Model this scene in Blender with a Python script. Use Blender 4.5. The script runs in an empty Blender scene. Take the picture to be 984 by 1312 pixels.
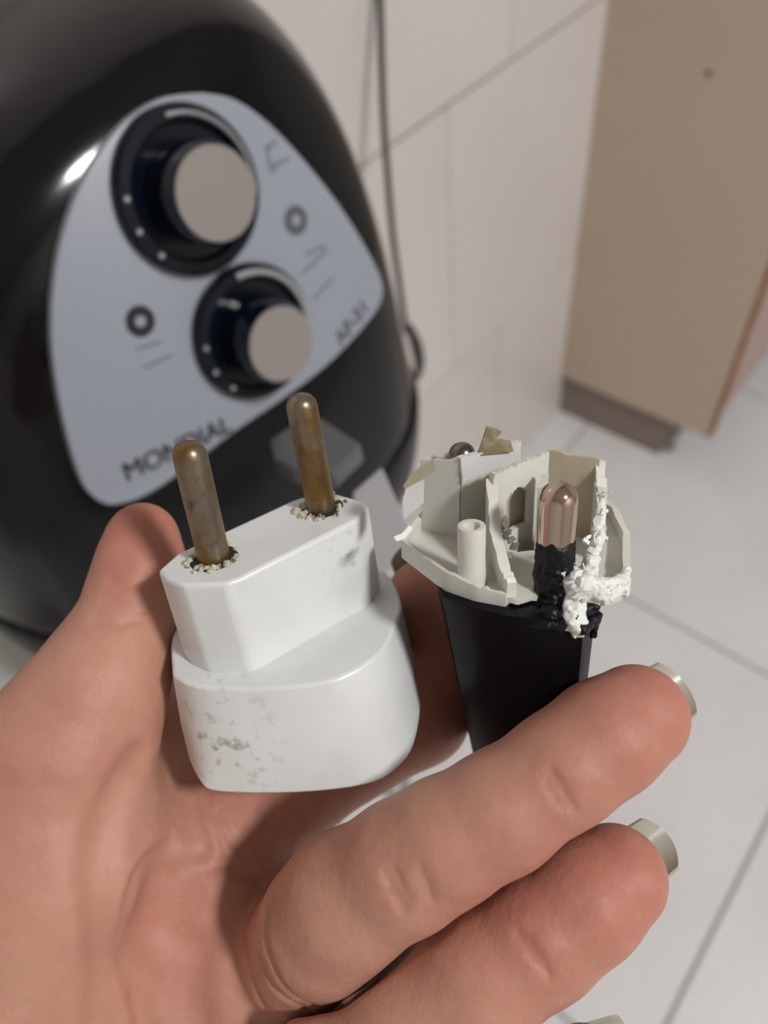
import bpy, bmesh, math, random
import numpy as np
from mathutils import Vector, Matrix, noise as mnoise
random.seed(7)
S = bpy.context.scene
COL = S.collection

# ------------------------------------------------------------------ camera
FPX, CX, CY = 967.0, 492.0, 656.0          # focal length and principal point for the 984x1312 frame
EYE = 1.25                                 # camera height above the floor
_dn = Vector((111.0, 749.0, FPX)).normalized()                # plumb direction in camera axes (x right, y down, z ahead)
_v1 = Vector((1411.0, -1458.0, FPX)); _v1 = (_v1 - _dn * _v1.dot(_dn)).normalized()   # along the wall
_v2 = _v1.cross(_dn).normalized()                              # towards the wall
_vy = -_v1                                                     # world Y
def W(c):                                   # camera axes -> world (X to the wall, Y along it to the left, Z up)
    c = Vector(c)
    return Vector((c.dot(_v2), c.dot(_vy), EYE - c.dot(_dn)))
def WD(c):
    c = Vector(c)
    return Vector((c.dot(_v2), c.dot(_vy), -c.dot(_dn)))
def ray(px, py):
    return Vector(((px - CX) / FPX, (py - CY) / FPX, 1.0))
def P(px, py, z):                           # camera-axes point at distance z ahead
    return ray(px, py) * z
def onplane(px, py, o, n):                  # camera-axes point where the sight line meets a plane
    r = ray(px, py)
    return r * (o.dot(n) / r.dot(n))
def wray(px, py):
    return WD(ray(px, py))

cam_d = bpy.data.cameras.new('camera'); cam = bpy.data.objects.new('camera', cam_d); COL.objects.link(cam)
r_, u_, b_ = WD((1, 0, 0)), WD((0, -1, 0)), WD((0, 0, -1))
cam.matrix_world = Matrix(((r_.x, u_.x, b_.x, 0), (r_.y, u_.y, b_.y, 0), (r_.z, u_.z, b_.z, EYE), (0, 0, 0, 1)))
cam_d.sensor_fit = 'HORIZONTAL'; cam_d.sensor_width = 36.0; cam_d.lens = 36.0 * FPX / 984.0
cam_d.clip_start = 0.01; cam_d.clip_end = 50
cam_d.dof.use_dof = True; cam_d.dof.focus_distance = 0.117; cam_d.dof.aperture_fstop = 18
S.camera = cam

# ------------------------------------------------------------------ world and exposure
wd = bpy.data.worlds.new('world'); S.world = wd; wd.use_nodes = True
wd.node_tree.nodes['Background'].inputs[0].default_value = (0.9, 0.95, 1.0, 1)
wd.node_tree.nodes['Background'].inputs[1].default_value = 0.05
S.view_settings.view_transform = 'Standard'; S.view_settings.look = 'None'
S.view_settings.gamma = 1.0; S.view_settings.use_curve_mapping = False
S.view_settings.exposure = 0.0
LAMP_W = 56.0

# ------------------------------------------------------------------ helpers
def tag(o, label=None, cat=None, group=None, kind=None):
    if label: o['label'] = label
    if cat: o['category'] = cat
    if group: o['group'] = group
    if kind: o['kind'] = kind
    return o
def empty(name, loc):
    o = bpy.data.objects.new(name, None); COL.objects.link(o); o.location = loc; o.empty_display_size = 0.01
    return o
def origin_of(o):
    l = Vector((0, 0, 0))
    while o is not None:
        l += o.location; o = o.parent
    return l
def mk(name, verts, faces, mat, parent=None, org=None, smooth=True, angle=35):
    """one mesh object from world-space vertices"""
    me = bpy.data.meshes.new(name)
    base = origin_of(parent) if parent is not None else Vector((0, 0, 0))
    if org is None:
        org = base if parent is not None else Vector(verts[0])
    org = Vector(org)
    me.from_pydata([tuple(Vector(v) - org) for v in verts], [], [tuple(f) for f in faces])
    me.validate()
    bm = bmesh.new(); bm.from_mesh(me); bmesh.ops.recalc_face_normals(bm, faces=bm.faces); bm.to_mesh(me); bm.free()
    if smooth:
        me.polygons.foreach_set('use_smooth', [True] * len(me.polygons))
        me.set_sharp_from_angle(angle=math.radians(angle))
    me.materials.append(mat)
    o = bpy.data.objects.new(name, me); COL.objects.link(o)
    if parent is not None: o.parent = parent
    o.location = org - base
    return o
def bevel(o, w, seg=2, ang=30):
    m = o.modifiers.new('bevel', 'BEVEL'); m.width = w; m.segments = seg; m.limit_method = 'ANGLE'; m.angle_limit = math.radians(ang)
    m.harden_normals = False
    return o
class MB:
    def __init__(s): s.v = []; s.f = []
    def add(s, vs, fs):
        n = len(s.v); s.v += [Vector(v) for v in vs]; s.f += [tuple(i + n for i in f) for f in fs]
        return s
    def loft(s, rings, cap0=True, cap1=True, closed=True):
        n = len(rings[0]); vs = [p for r in rings for p in r]; fs = []
        for k in range(len(rings) - 1):
            for i in range(n if closed else n - 1):
                j = (i + 1) % n
                fs.append((k * n + i, k * n + j, (k + 1) * n + j, (k + 1) * n + i))
        if cap0: fs.append(tuple(range(n - 1, -1, -1)))
        if cap1: fs.append(tuple((len(rings) - 1) * n + i for i in range(n)))
        return s.add(vs, fs)
    def box(s, lo, hi):
        (a, b, c), (d, e, f) = lo, hi
        vs = [(a, b, c), (d, b, c), (d, e, c), (a, e, c), (a, b, f), (d, b, f), (d, e, f), (a, e, f)]
        return s.add(vs, [(0, 3, 2, 1), (4, 5, 6, 7), (0, 1, 5, 4), (1, 2, 6, 5), (2, 3, 7, 6), (3, 0, 4, 7)])
    def build(s, name, mat, parent=None, **k): return mk(name, s.v, s.f, mat, parent, **k)
def frame_of(d):
    d = Vector(d).normalized(); t = Vector((0, 0, 1)) if abs(d.z) < 0.9 else Vector((1, 0, 0))
    a = d.cross(t).normalized(); return a, d.cross(a).normalized(), d
def lathe(mb, o, d, prof, n=32, jit=0.0):
    """rings of (radius, height) round the axis d from o; ends closed"""
    a, b, d = frame_of(d); rings = []
    for (r, h) in prof:
        rings.append([o + d * h + (a * math.cos(2 * math.pi * i / n) + b * math.sin(2 * math.pi * i / n)) * max(r, 1e-6) * (1 + random.uniform(-jit, jit)) for i in range(n)])
    return mb.loft(rings)
def tube(mb, pts, r, n=12):
    pts = [Vector(p) for p in pts]; rings = []
    ref = None
    for i, p in enumerate(pts):
        d = (pts[min(i + 1, len(pts) - 1)] - pts[max(i - 1, 0)]).normalized()
        if ref is None: a, b, _ = frame_of(d)
        else:
            a = (ref - d * ref.dot(d)).normalized(); b = d.cross(a)
        ref = a; rr = r[i] if isinstance(r, (list, tuple)) else r
        rings.append([p + (a * math.cos(2 * math.pi * k / n) + b * math.sin(2 * math.pi * k / n)) * rr for k in range(n)])
    return mb.loft(rings)
def catmull(pts, per=8):
    pts = [Vector(p) for p in pts]; out = []
    for i in range(len(pts) - 1):
        p0, p1, p2, p3 = pts[max(i - 1, 0)], pts[i], pts[i + 1], pts[min(i + 2, len(pts) - 1)]
        for k in range(per):
            t = k / per
            out.append(0.5 * ((2 * p1) + (p2 - p0) * t + (2 * p0 - 5 * p1 + 4 * p2 - p3) * t * t + (3 * p1 - p0 - 3 * p2 + p3) * t ** 3))
    return out + [pts[-1]]

# ------------------------------------------------------------------ materials
def mat(name, col, rough=0.5, metal=0.0, spec=0.5, noise=None, bump=None, sss=None, trans=0.0, coat=0.0, alpha=None):
    """noise=(colour2, scale, lo, hi) mottles the base colour; bump=(scale, strength, distance)"""
    m = bpy.data.materials.new(name); m.use_nodes = True; nt = m.node_tree; b = nt.nodes['Principled BSDF']
    b.inputs['Base Color'].default_value = (*col, 1); b.inputs['Roughness'].default_value = rough
    b.inputs['Metallic'].default_value = metal; b.inputs['Specular IOR Level'].default_value = spec
    b.inputs['Coat Weight'].default_value = coat; b.inputs['Coat Roughness'].default_value = 0.05
    if trans: b.inputs['Transmission Weight'].default_value = trans
    if sss:
        b.inputs['Subsurface Weight'].default_value = sss[0]; b.inputs['Subsurface Radius'].default_value = (1.0, 0.35, 0.2); b.inputs['Subsurface Scale'].default_value = sss[1]
    tc = nt.nodes.new('ShaderNodeTexCoord')
    if noise:
        for c2, sc, lo, hi in (noise if isinstance(noise, list) else [noise]):
            n = nt.nodes.new('ShaderNodeTexNoise'); n.inputs['Scale'].default_value = sc; n.inputs['Detail'].default_value = 5
            nt.links.new(tc.outputs['Object'], n.inputs['Vector'])
            mr = nt.nodes.new('ShaderNodeMapRange'); mr.inputs[1].default_value = lo; mr.inputs[2].default_value = hi
            nt.links.new(n.outputs['Fac'], mr.inputs[0])
            mx = nt.nodes.new('ShaderNodeMix'); mx.data_type = 'RGBA'
            prev = b.inputs['Base Color'].links[0].from_socket if b.inputs['Base Color'].links else None
            if prev: nt.links.new(prev, mx.inputs[6])
            else: mx.inputs[6].default_value = (*col, 1)
            mx.inputs[7].default_value = (*c2, 1)
            nt.links.new(mr.outputs[0], mx.inputs[0]); nt.links.new(mx.outputs[2], b.inputs['Base Color'])
    if bump:
        n = nt.nodes.new('ShaderNodeTexNoise'); n.inputs['Scale'].default_value = bump[0]; n.inputs['Detail'].default_value = 4
        nt.links.new(tc.outputs['Object'], n.inputs['Vector'])
        bp = nt.nodes.new('ShaderNodeBump'); bp.inputs['Strength'].default_value = bump[1]; bp.inputs['Distance'].default_value = bump[2]
        nt.links.new(n.outputs['Fac'], bp.inputs['Height']); nt.links.new(bp.outputs[0], b.inputs['Normal'])
    return m
M = {}
M['floor_tile'] = mat('floor_tile', (0.75, 0.745, 0.745), 0.28, noise=((0.69, 0.685, 0.685), 6, 0.35, 0.7))
M['grout'] = mat('grout', (0.40, 0.38, 0.36), 0.9)
M['wall_tile'] = mat('wall_tile', (0.71, 0.665, 0.64), 0.3, noise=((0.67, 0.62, 0.595), 3, 0.35, 0.7))
M['wall_grout'] = mat('wall_grout', (0.54, 0.495, 0.465), 0.9)
M['paint'] = mat('paint', (0.62, 0.60, 0.57), 0.8)
M['laminate'] = mat('laminate', (0.58, 0.465, 0.37), 0.45, noise=((0.55, 0.44, 0.345), 4, 0.3, 0.7))
M['plinth'] = mat('plinth', (0.25, 0.20, 0.165), 0.6)  # brown darkened to hold the shade under the cabinet's overhang
M['edge_band'] = mat('edge_band', (0.33, 0.14, 0.05), 0.45, noise=((0.15, 0.07, 0.03), 30, 0.4, 0.7))
M['door_front'] = mat('door_front', (0.45, 0.31, 0.27), 0.4)
M['screw'] = mat('screw', (0.10, 0.08, 0.06), 0.6)
M['black_gloss'] = mat('black_gloss', (0.005, 0.005, 0.006), 0.12, spec=0.3)
M['black_drawer'] = mat('black_drawer', (0.006, 0.006, 0.009), 0.35, spec=0.2)
M['panel'] = mat('panel', (0.30, 0.325, 0.38), 0.4)
M['dial_ring'] = mat('dial_ring', (0.003, 0.005, 0.011), 0.12, spec=0.25, coat=0.12)
M['dial_line'] = mat('dial_line', (0.45, 0.47, 0.50), 0.3, metal=0.6)
M['knob_cap'] = mat('knob_cap', (0.30, 0.275, 0.255), 0.4, metal=0.2)
M['ink'] = mat('ink', (0.012, 0.013, 0.02), 0.5)
M['soft_ink'] = mat('soft_ink', (0.09, 0.10, 0.12), 0.5)
M['paler_ink'] = mat('paler_ink', (0.19, 0.21, 0.25), 0.5)
M['handle_grey'] = mat('handle_grey', (0.10, 0.10, 0.105), 0.3)
M['handle_end'] = mat('handle_end', (0.40, 0.40, 0.41), 0.35)
M['cord'] = mat('cord', (0.035, 0.033, 0.032), 0.5)
M['cord_grey'] = mat('cord_grey', (0.25, 0.24, 0.23), 0.5)
M['table'] = mat('table', (0.72, 0.72, 0.69), 0.4)
M['leg'] = mat('leg', (0.35, 0.35, 0.32), 0.4, metal=0.3)
M['white_abs'] = mat('white_abs', (0.75, 0.77, 0.765), 0.32, noise=[((0.70, 0.715, 0.70), 90, 0.45, 0.7)], sss=(0.08, 0.002))
M['residue'] = mat('residue', (0.55, 0.52, 0.42), 0.8, noise=((0.10, 0.08, 0.05), 600, 0.52, 0.66), bump=(900, 0.6, 0.0005))
M['brass_old'] = mat('brass_old', (0.20, 0.115, 0.04), 0.36, metal=0.75, noise=[((0.24, 0.20, 0.155), 130, 0.46, 0.6), ((0.07, 0.05, 0.03), 260, 0.55, 0.75)], bump=(500, 0.35, 0.0003))
M['hole_dark'] = mat('hole_dark', (0.02, 0.015, 0.01), 0.8)
M['pin_metal'] = mat('pin_metal', (0.58, 0.45, 0.37), 0.10, metal=1.0)
M['pin_dull'] = mat('pin_dull', (0.22, 0.19, 0.17), 0.22, metal=1.0)
M['cream_pale'] = mat('cream_pale', (0.66, 0.655, 0.66), 0.5, sss=(0.15, 0.002))
M['black_plastic'] = mat('black_plastic', (0.004, 0.004, 0.006), 0.32, spec=0.14, bump=(220, 0.12, 0.0006))
M['black_torn'] = mat('black_torn', (0.006, 0.006, 0.008), 0.38, spec=0.3, bump=(500, 0.9, 0.001))
M['cream'] = mat('cream', (0.69, 0.69, 0.635), 0.42, noise=((0.66, 0.645, 0.57), 160, 0.4, 0.7), sss=(0.12, 0.003), bump=(700, 0.15, 0.0003))
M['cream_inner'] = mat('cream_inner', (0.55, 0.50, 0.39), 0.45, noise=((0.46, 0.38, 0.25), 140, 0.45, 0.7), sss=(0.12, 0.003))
M['shred'] = mat('shred', (0.80, 0.81, 0.77), 0.5, sss=(0.15, 0.002), bump=(600, 0.6, 0.0006))
M['olive'] = mat('olive', (0.32, 0.30, 0.20), 0.5, sss=(0.2, 0.003))
M['contact'] = mat('contact', (0.10, 0.075, 0.032), 0.5, metal=0.4, noise=((0.17, 0.14, 0.08), 400, 0.45, 0.65))
M['nail'] = mat('nail', (0.47, 0.45, 0.37), 0.25, trans=0.15, sss=(0.1, 0.001))

def scuffed(base, spots):
    """white plastic with grubby scuffs at the given world places (centre relative to the object's origin, radius)"""
    m = M[base].copy(); m.name = 'white_abs_scuffed'; nt = m.node_tree; b = nt.nodes['Principled BSDF']
    tc = nt.nodes.new('ShaderNodeTexCoord'); acc = None
    n = nt.nodes.new('ShaderNodeTexNoise'); n.inputs['Scale'].default_value = 480; n.inputs['Detail'].default_value = 5
    nt.links.new(tc.outputs['Object'], n.inputs['Vector'])
    th = nt.nodes.new('ShaderNodeMapRange'); th.inputs[1].default_value = 0.56; th.inputs[2].default_value = 0.70
    nt.links.new(n.outputs['Fac'], th.inputs[0])
    for c, r, k in spots:
        d = nt.nodes.new('ShaderNodeVectorMath'); d.operation = 'DISTANCE'; d.inputs[1].default_value = c
        nt.links.new(tc.outputs['Object'], d.inputs[0])
        mr = nt.nodes.new('ShaderNodeMapRange'); mr.inputs[1].default_value = r; mr.inputs[2].default_value = 0.2 * r; mr.inputs[3].default_value = 0; mr.inputs[4].default_value = k
        nt.links.new(d.outputs['Value'], mr.inputs[0])
        if acc is None: acc = mr.outputs[0]
        else:
            a = nt.nodes.new('ShaderNodeMath'); a.operation = 'MAXIMUM'; nt.links.new(acc, a.inputs[0]); nt.links.new(mr.outputs[0], a.inputs[1]); acc = a.outputs[0]
    mu = nt.nodes.new('ShaderNodeMath'); mu.operation = 'MULTIPLY'; nt.links.new(acc, mu.inputs[0]); nt.links.new(th.outputs[0], mu.inputs[1])
    mx = nt.nodes.new('ShaderNodeMix'); mx.data_type = 'RGBA'; mx.inputs[7].default_value = (0.16, 0.155, 0.14, 1)
    nt.links.new(b.inputs['Base Color'].links[0].from_socket, mx.inputs[6]); nt.links.new(mu.outputs[0], mx.inputs[0]); nt.links.new(mx.outputs[2], b.inputs['Base Color'])
    return m

# ------------------------------------------------------------------ implicit surfaces -> mesh
def surface_nets(D, o, h):
    """D: signed field on a grid, o: world corner, h: cell; returns verts (n,3) and quads"""
    s = D < 0
    nx, ny, nz = D.shape
    cs = np.zeros((nx - 1, ny - 1, nz - 1), np.int8)
    for dx in (0, 1):
        for dy in (0, 1):
            for dz in (0, 1): cs += s[dx:nx - 1 + dx, dy:ny - 1 + dy, dz:nz - 1 + dz]
    act = (cs > 0) & (cs < 8); idx = -np.ones(act.shape, np.int64)
    ii, jj, kk = np.nonzero(act); n = len(ii); idx[ii, jj, kk] = np.arange(n)
    acc = np.zeros((n, 3)); cnt = np.zeros(n)
    corners = [(dx, dy, dz) for dx in (0, 1) for dy in (0, 1) for dz in (0, 1)]
    for a in range(8):
        for b in range(a + 1, 8):
            ca, cb = np.array(corners[a]), np.array(corners[b])
            if np.abs(ca - cb).sum() != 1: continue
            da = D[ii + ca[0], jj + ca[1], kk + ca[2]]; db = D[ii + cb[0], jj + cb[1], kk + cb[2]]
            m = (da < 0) != (db < 0)
            t = np.where(m, da / np.where(m, da - db, 1), 0)
            acc[m] += (ca + t[:, None] * (cb - ca))[m]; cnt[m] += 1
    V = (np.stack([ii, jj, kk], 1) + acc / cnt[:, None]) * h + np.array(o)
    quads = []
    for ax in range(3):
        sl0 = [slice(None)] * 3; sl1 = [slice(None)] * 3; sl0[ax] = slice(0, -1); sl1[ax] = slice(1, None)
        ch = s[tuple(sl0)] != s[tuple(sl1)]
        e = np.argwhere(ch)
        b1, b2 = (ax + 1) % 3, (ax + 2) % 3
        lim = act.shape
        ok = (e[:, b1] > 0) & (e[:, b2] > 0) & (e[:, b1] < lim[b1]) & (e[:, b2] < lim[b2])
        e = e[ok]
        def at(d1, d2):
            q = e.copy(); q[:, b1] += d1; q[:, b2] += d2
            return idx[q[:, 0], q[:, 1], q[:, 2]]
        q = np.stack([at(-1, -1), at(0, -1), at(0, 0), at(-1, 0)], 1)
        flip = ~s[tuple(sl0)][e[:, 0], e[:, 1], e[:, 2]]
        q[flip] = q[flip][:, ::-1]
        quads.append(q)
    return V, np.concatenate(quads)
def np_mesh(name, V, Q, mt, parent=None, org=(0, 0, 0)):
    me = bpy.data.meshes.new(name); org = np.array(org)
    me.vertices.add(len(V)); me.vertices.foreach_set('co', (V - org).astype(np.float32).ravel())
    me.loops.add(len(Q) * 4); me.loops.foreach_set('vertex_index', Q.astype(np.int32).ravel())
    me.polygons.add(len(Q)); me.polygons.foreach_set('loop_start', np.arange(0, len(Q) * 4, 4, dtype=np.int32))
    me.polygons.foreach_set('loop_total', np.full(len(Q), 4, np.int32))
    me.polygons.foreach_set('use_smooth', np.ones(len(Q), bool))
    me.update(); me.validate(); me.materials.append(mt)
    o = bpy.data.objects.new(name, me); COL.objects.link(o)
    base = origin_of(parent) if parent is not None else Vector((0, 0, 0))
    if parent is not None: o.parent = parent
    o.location = Vector(org) - base
    return o
def smin(a, b, k):
    h = np.clip(0.5 + 0.5 * (b - a) / k, 0, 1)
    return b + (a - b) * h - k * h * (1 - h)
def smax(a, b, k): return -smin(-a, -b, k)
def cone_sdf(X, Y, Z, a, b, ra, rb):
    """round cone between two balls (distance, close enough for blending)"""
    ba = np.array(b) - np.array(a); L2 = float(ba @ ba)
    px, py, pz = X - a[0], Y - a[1], Z - a[2]
    t = np.clip((px * ba[0] + py * ba[1] + pz * ba[2]) / L2, 0, 1)
    return np.sqrt((px - ba[0] * t) ** 2 + (py - ba[1] * t) ** 2 + (pz - ba[2] * t) ** 2) - (ra + (rb - ra) * t)

# ================================================================== SETTING
WX = 0.563                      # the tiled wall
RX0, RX1, RY0, RY1, RH = -2.4, WX, -3.0, 1.8, 3.0
def setting(name, lo, hi, m):
    o = MB().box(lo, hi).build(name, m, smooth=False); o['kind'] = 'structure'; return o
floor = setting('floor', (RX0, RY0, -0.10), (RX1 + 0.1, RY1, -0.004), M['grout'])
wall = setting('wall_back', (WX + 0.004, RY0, -0.1), (WX + 0.12, RY1, RH), M['wall_grout'])
setting('wall_front', (RX0 - 0.1, RY0, -0.1), (RX0, RY1, RH), M['paint'])
setting('wall_right', (RX0, RY0 - 0.1, -0.1), (RX1 + 0.1, RY0, RH), M['paint'])
setting('wall_left', (RX0, RY1, -0.1), (RX1 + 0.1, RY1 + 0.1, RH), M['paint'])
setting('ceiling', (RX0, RY0, RH), (RX1 + 0.1, RY1, RH + 0.1), M['paint'])
def tile_mesh(name, sx, sy, th, bev, axis):
    """bevelled slab, face on +axis"""
    a, b = sx / 2, sy / 2
    r0 = [(-a, -b, -th), (a, -b, -th), (a, b, -th), (-a, b, -th)]
    r1 = [(-a, -b, -bev), (a, -b, -bev), (a, b, -bev), (-a, b, -bev)]
    r2 = [(-a + bev, -b + bev, 0), (a - bev, -b + bev, 0), (a - bev, b - bev, 0), (-a + bev, b - bev, 0)]
    mb = MB().loft([r0, r1, r2]); me = bpy.data.meshes.new(name)
    vs = [tuple(v) if axis == 'z' else (-v.z, v.x, v.y) for v in mb.v]
    if axis == 'x': vs = [(-v[0] if False else -(-0) + v[0], v[1], v[2]) for v in vs]
    me.from_pydata(vs, [], mb.f); bm = bmesh.new(); bm.from_mesh(me); bmesh.ops.recalc_face_normals(bm, faces=bm.faces); bm.to_mesh(me); bm.free()
    return me
TS = 0.64
fm = tile_mesh('floor_tile', TS - 0.006, TS - 0.006, 0.006, 0.0012, 'z'); fm.materials.append(M['floor_tile'])
GX0, GY0 = -0.158, -0.15          # one grout crossing
first = True
for i in range(-4, 1):
    for j in range(-5, 4):
        x0, x1 = GX0 + i * TS, GX0 + (i + 1) * TS; y0, y1 = GY0 + j * TS, GY0 + (j + 1) * TS
        if x0 < RX0 or y0 < RY0 or y1 > RY1: continue
        o = bpy.data.objects.new('floor_tile', fm); COL.objects.link(o); o.parent = floor
        o.location = Vector(((x0 + x1) / 2, (y0 + y1) / 2, 0)) - floor.location
# narrow cut row against the wall
fm2 = tile_mesh('cut_tile', WX - (GX0 + TS) - 0.006, TS - 0.006, 0.006, 0.0012, 'z'); fm2.materials.append(M['floor_tile'])
for j in range(-5, 4):
    y0, y1 = GY0 + j * TS, GY0 + (j + 1) * TS
    if y0 < RY0 or y1 > RY1: continue
    o = bpy.data.objects.new('floor_tile', fm2); COL.objects.link(o); o.parent = floor
    o.location = Vector(((GX0 + TS + WX) / 2, (y0 + y1) / 2, 0)) - floor.location
TW, THT = 0.58, 0.4158
wm = tile_mesh('wall_tile', TW - 0.0016, THT - 0.0045, 0.006, 0.001, 'x'); wm.materials.append(M['wall_tile'])
for r in range(6):
    off = -0.882 if r % 2 == 0 else -0.746
    for j in range(-5, 5):
        y0 = off + j * TW
        if y0 < RY0 or y0 + TW > RY1: continue
        o = bpy.data.objects.new('wall_tile', wm); COL.objects.link(o); o.parent = wall
        # mesh faces +x: turn to face the room
        o.rotation_euler = (0, 0, math.pi)
        o.location = Vector((WX, y0 + TW / 2, (r + 0.5) * THT)) - wall.location

# ================================================================== CABINET (right)
CY1, CFX, CZB, CZT = -1.13, 0.232, 0.115, 0.98
cab = tag(empty('cabinet', (WX, CY1 - 0.3, 0)), 'beige laminate cabinet with brown front edging against the tiled wall', 'cabinet')
def cbox(name, x0, y0, z0, x1, y1, z1, m, parent=cab):      # y counted away from the seen side panel
    return MB().box((x0, CY1 - y1, z0), (x1, CY1 - y0, z1)).build(name, m, parent, smooth=False)
bevel(cbox('side_panel', CFX, 0, CZB, WX - 0.006, 0.018, CZT, M['laminate']), 0.001)
cbox('edge_band', CFX - 0.007, 0.0005, CZB, CFX - 0.0002, 0.030, CZT, M['edge_band'])
cbox('side_panel', CFX, 0.58, CZB, WX - 0.006, 0.6, CZT, M['laminate'])
d_ = cbox('door', CFX + 0.002, 0.031, CZB + 0.001, CFX + 0.02, 0.578, CZT - 0.001, M['door_front'])
mb = MB(); hy = CY1 - 0.53
tube(mb, [(CFX - 0.03, hy, 0.62), (CFX - 0.03, hy, 0.75)], 0.006); tube(mb, [(CFX - 0.03, hy, 0.64), (CFX + 0.002, hy, 0.64)], 0.004); tube(mb, [(CFX - 0.03, hy, 0.73), (CFX + 0.002, hy, 0.73)], 0.004)
mb.build('handle', M['leg'], d_)
cbox('top_board', CFX, 0.018, CZT - 0.018, WX - 0.006, 0.58, CZT, M['laminate'])
cbox('plinth', CFX + 0.082, 0.012, 0.0, WX - 0.008, 0.59, CZB, M['plinth'])
# screw cover on the side panel
t = wray(908, 94); t = t * (CY1 / t.y); sp = Vector((t.x, CY1, EYE + t.z))
mb = MB(); lathe(mb, sp + Vector((0, -0.002, 0)), (0, 1, 0), [(0.0045, 0), (0.0045, 0.0025), (0.003, 0.0032)], 16); mb.build('screw_cap', M['screw'], cab)

# ================================================================== SIDE TABLE under the fryer
TZ = EYE - 0.44
tab = tag(empty('side_table', (0.40, -0.02, 0)), 'small pale table mostly hidden beneath the black air fryer', 'table')
mb = MB().box((0.265, -0.283, TZ - 0.02), (WX - 0.01, 0.25, TZ)); bevel(mb.build('tabletop', M['table'], tab, smooth=False), 0.003)
for (x, y) in ((0.29, -0.2425), (0.29, 0.22), (0.51, -0.2425), (0.51, 0.22)):
    mb = MB(); tube(mb, [(x, y, 0.0), (x, y, TZ - 0.02)], 0.009, 12); mb.build('leg', M['leg'], tab)

# ================================================================== AIR FRYER
FC = Vector((0.362, -0.156, TZ))
fry = tag(empty('air_fryer', FC), 'glossy black air fryer with grey control panel and two dials', 'air fryer')
pm = Vector((0.662, 0.321, -0.676)).normalized()       # panel normal, camera axes
po = P(280, 380, 0.315)
PMW, POW = WD(pm), W(po)
def pp(px, py, h=0.0):                                  # point on the panel plane, raised by h, in world
    return W(onplane(px, py, po, pm)) + PMW * h
def body_field(X, Y, Z, grow=0.0):
    zc = TZ + 0.125
    a, b = 0.1535 + grow, 0.165 + grow
    up = np.where(Z > zc, 0.212 + grow - 0.16 * (Y - FC.y), 0.15 + grow)
    ez = np.where(Z > zc, 3.8, 2.7)
    p = 2.5; tp = 1 - 0.13 * np.clip((Z - zc) / up, 0, 1)
    q = (np.abs((X - FC.x) / b / tp) ** p + np.abs((Y - FC.y) / a / tp) ** p)
    f = (q ** (ez / p) + np.abs((Z - zc) / up) ** ez) ** (1 / ez)
    d = (f - 1) * 0.15
    d = smax(d, TZ + 0.012 - Z, 0.006)                  # flat underside
    pl = (X - POW.x) * PMW.x + (Y - POW.y) * PMW.y + (Z - POW.z) * PMW.z + 0.003
    return smax(d, pl, 0.02)
h = 0.0035
o = np.array((FC.x - 0.18, FC.y - 0.18, TZ - 0.005)); n_ = (104, 104, 118)
G = np.meshgrid(*[o[i] + h * np.arange(n_[i]) for i in range(3)], indexing='ij')
D = body_field(*G); V, Q = surface_nets(D, o, h)
np_mesh('body', V, Q, M['black_gloss'], fry, FC)
# drawer front: the lower front, standing a little proud of the body
Dd = smax(smax(body_field(*G, grow=0.003), G[2] - (TZ + 0.115), 0.003), G[0] - (FC.x - 0.03), 0.003)
Dd = smax(Dd, -(G[2] - (TZ + 0.02)), 0.003)
V, Q = surface_nets(Dd, o, h); np_mesh('drawer', V, Q, M['black_drawer'], fry, FC)
for (x, y) in ((-0.07, -0.07), (-0.07, 0.07), (0.07, -0.07), (0.07, 0.07)):
    mb = MB(); lathe(mb, FC + Vector((x, y, 0)), (0, 0, 1), [(0.012, 0), (0.013, 0.016)], 16); mb.build('foot', M['black_drawer'], fry)
# control panel plate
pan_px = [(258, 119), (300, 128), (345, 160), (392, 210), (435, 265), (468, 318), (486, 355), (489, 378), (478, 402), (440, 446), (400, 482), (350, 518), (300, 552), (250, 590), (200, 626), (165, 642), (135, 645), (112, 628), (98, 598), (84, 550), (72, 490), (66, 430), (68, 370), (78, 310), (98, 250), (128, 195), (165, 152), (210, 125)]
ring = catmull([pp(*q) for q in pan_px] + [pp(*pan_px[0])], 5)[:-1]
cen = sum(ring, Vector()) / len(ring)
mb = MB().loft([[p - PMW * 0.004 for p in ring], [p + PMW * 0.0005 for p in ring], [p + (cen - p).normalized() * 0.0012 + PMW * 0.0012 for p in ring]])
panel = mb.build('control_panel', M['panel'], fry)
PT = 0.0013
def ringdisc(mb, c, r, prof, n=48):
    lathe(mb, c, PMW, [(r * a, b) for a, b in prof], n)
def plane_scale(px, py):
    return 1.0 / (FPX / onplane(px, py, po, pm).z)      # metres per pixel across the sight line
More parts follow.
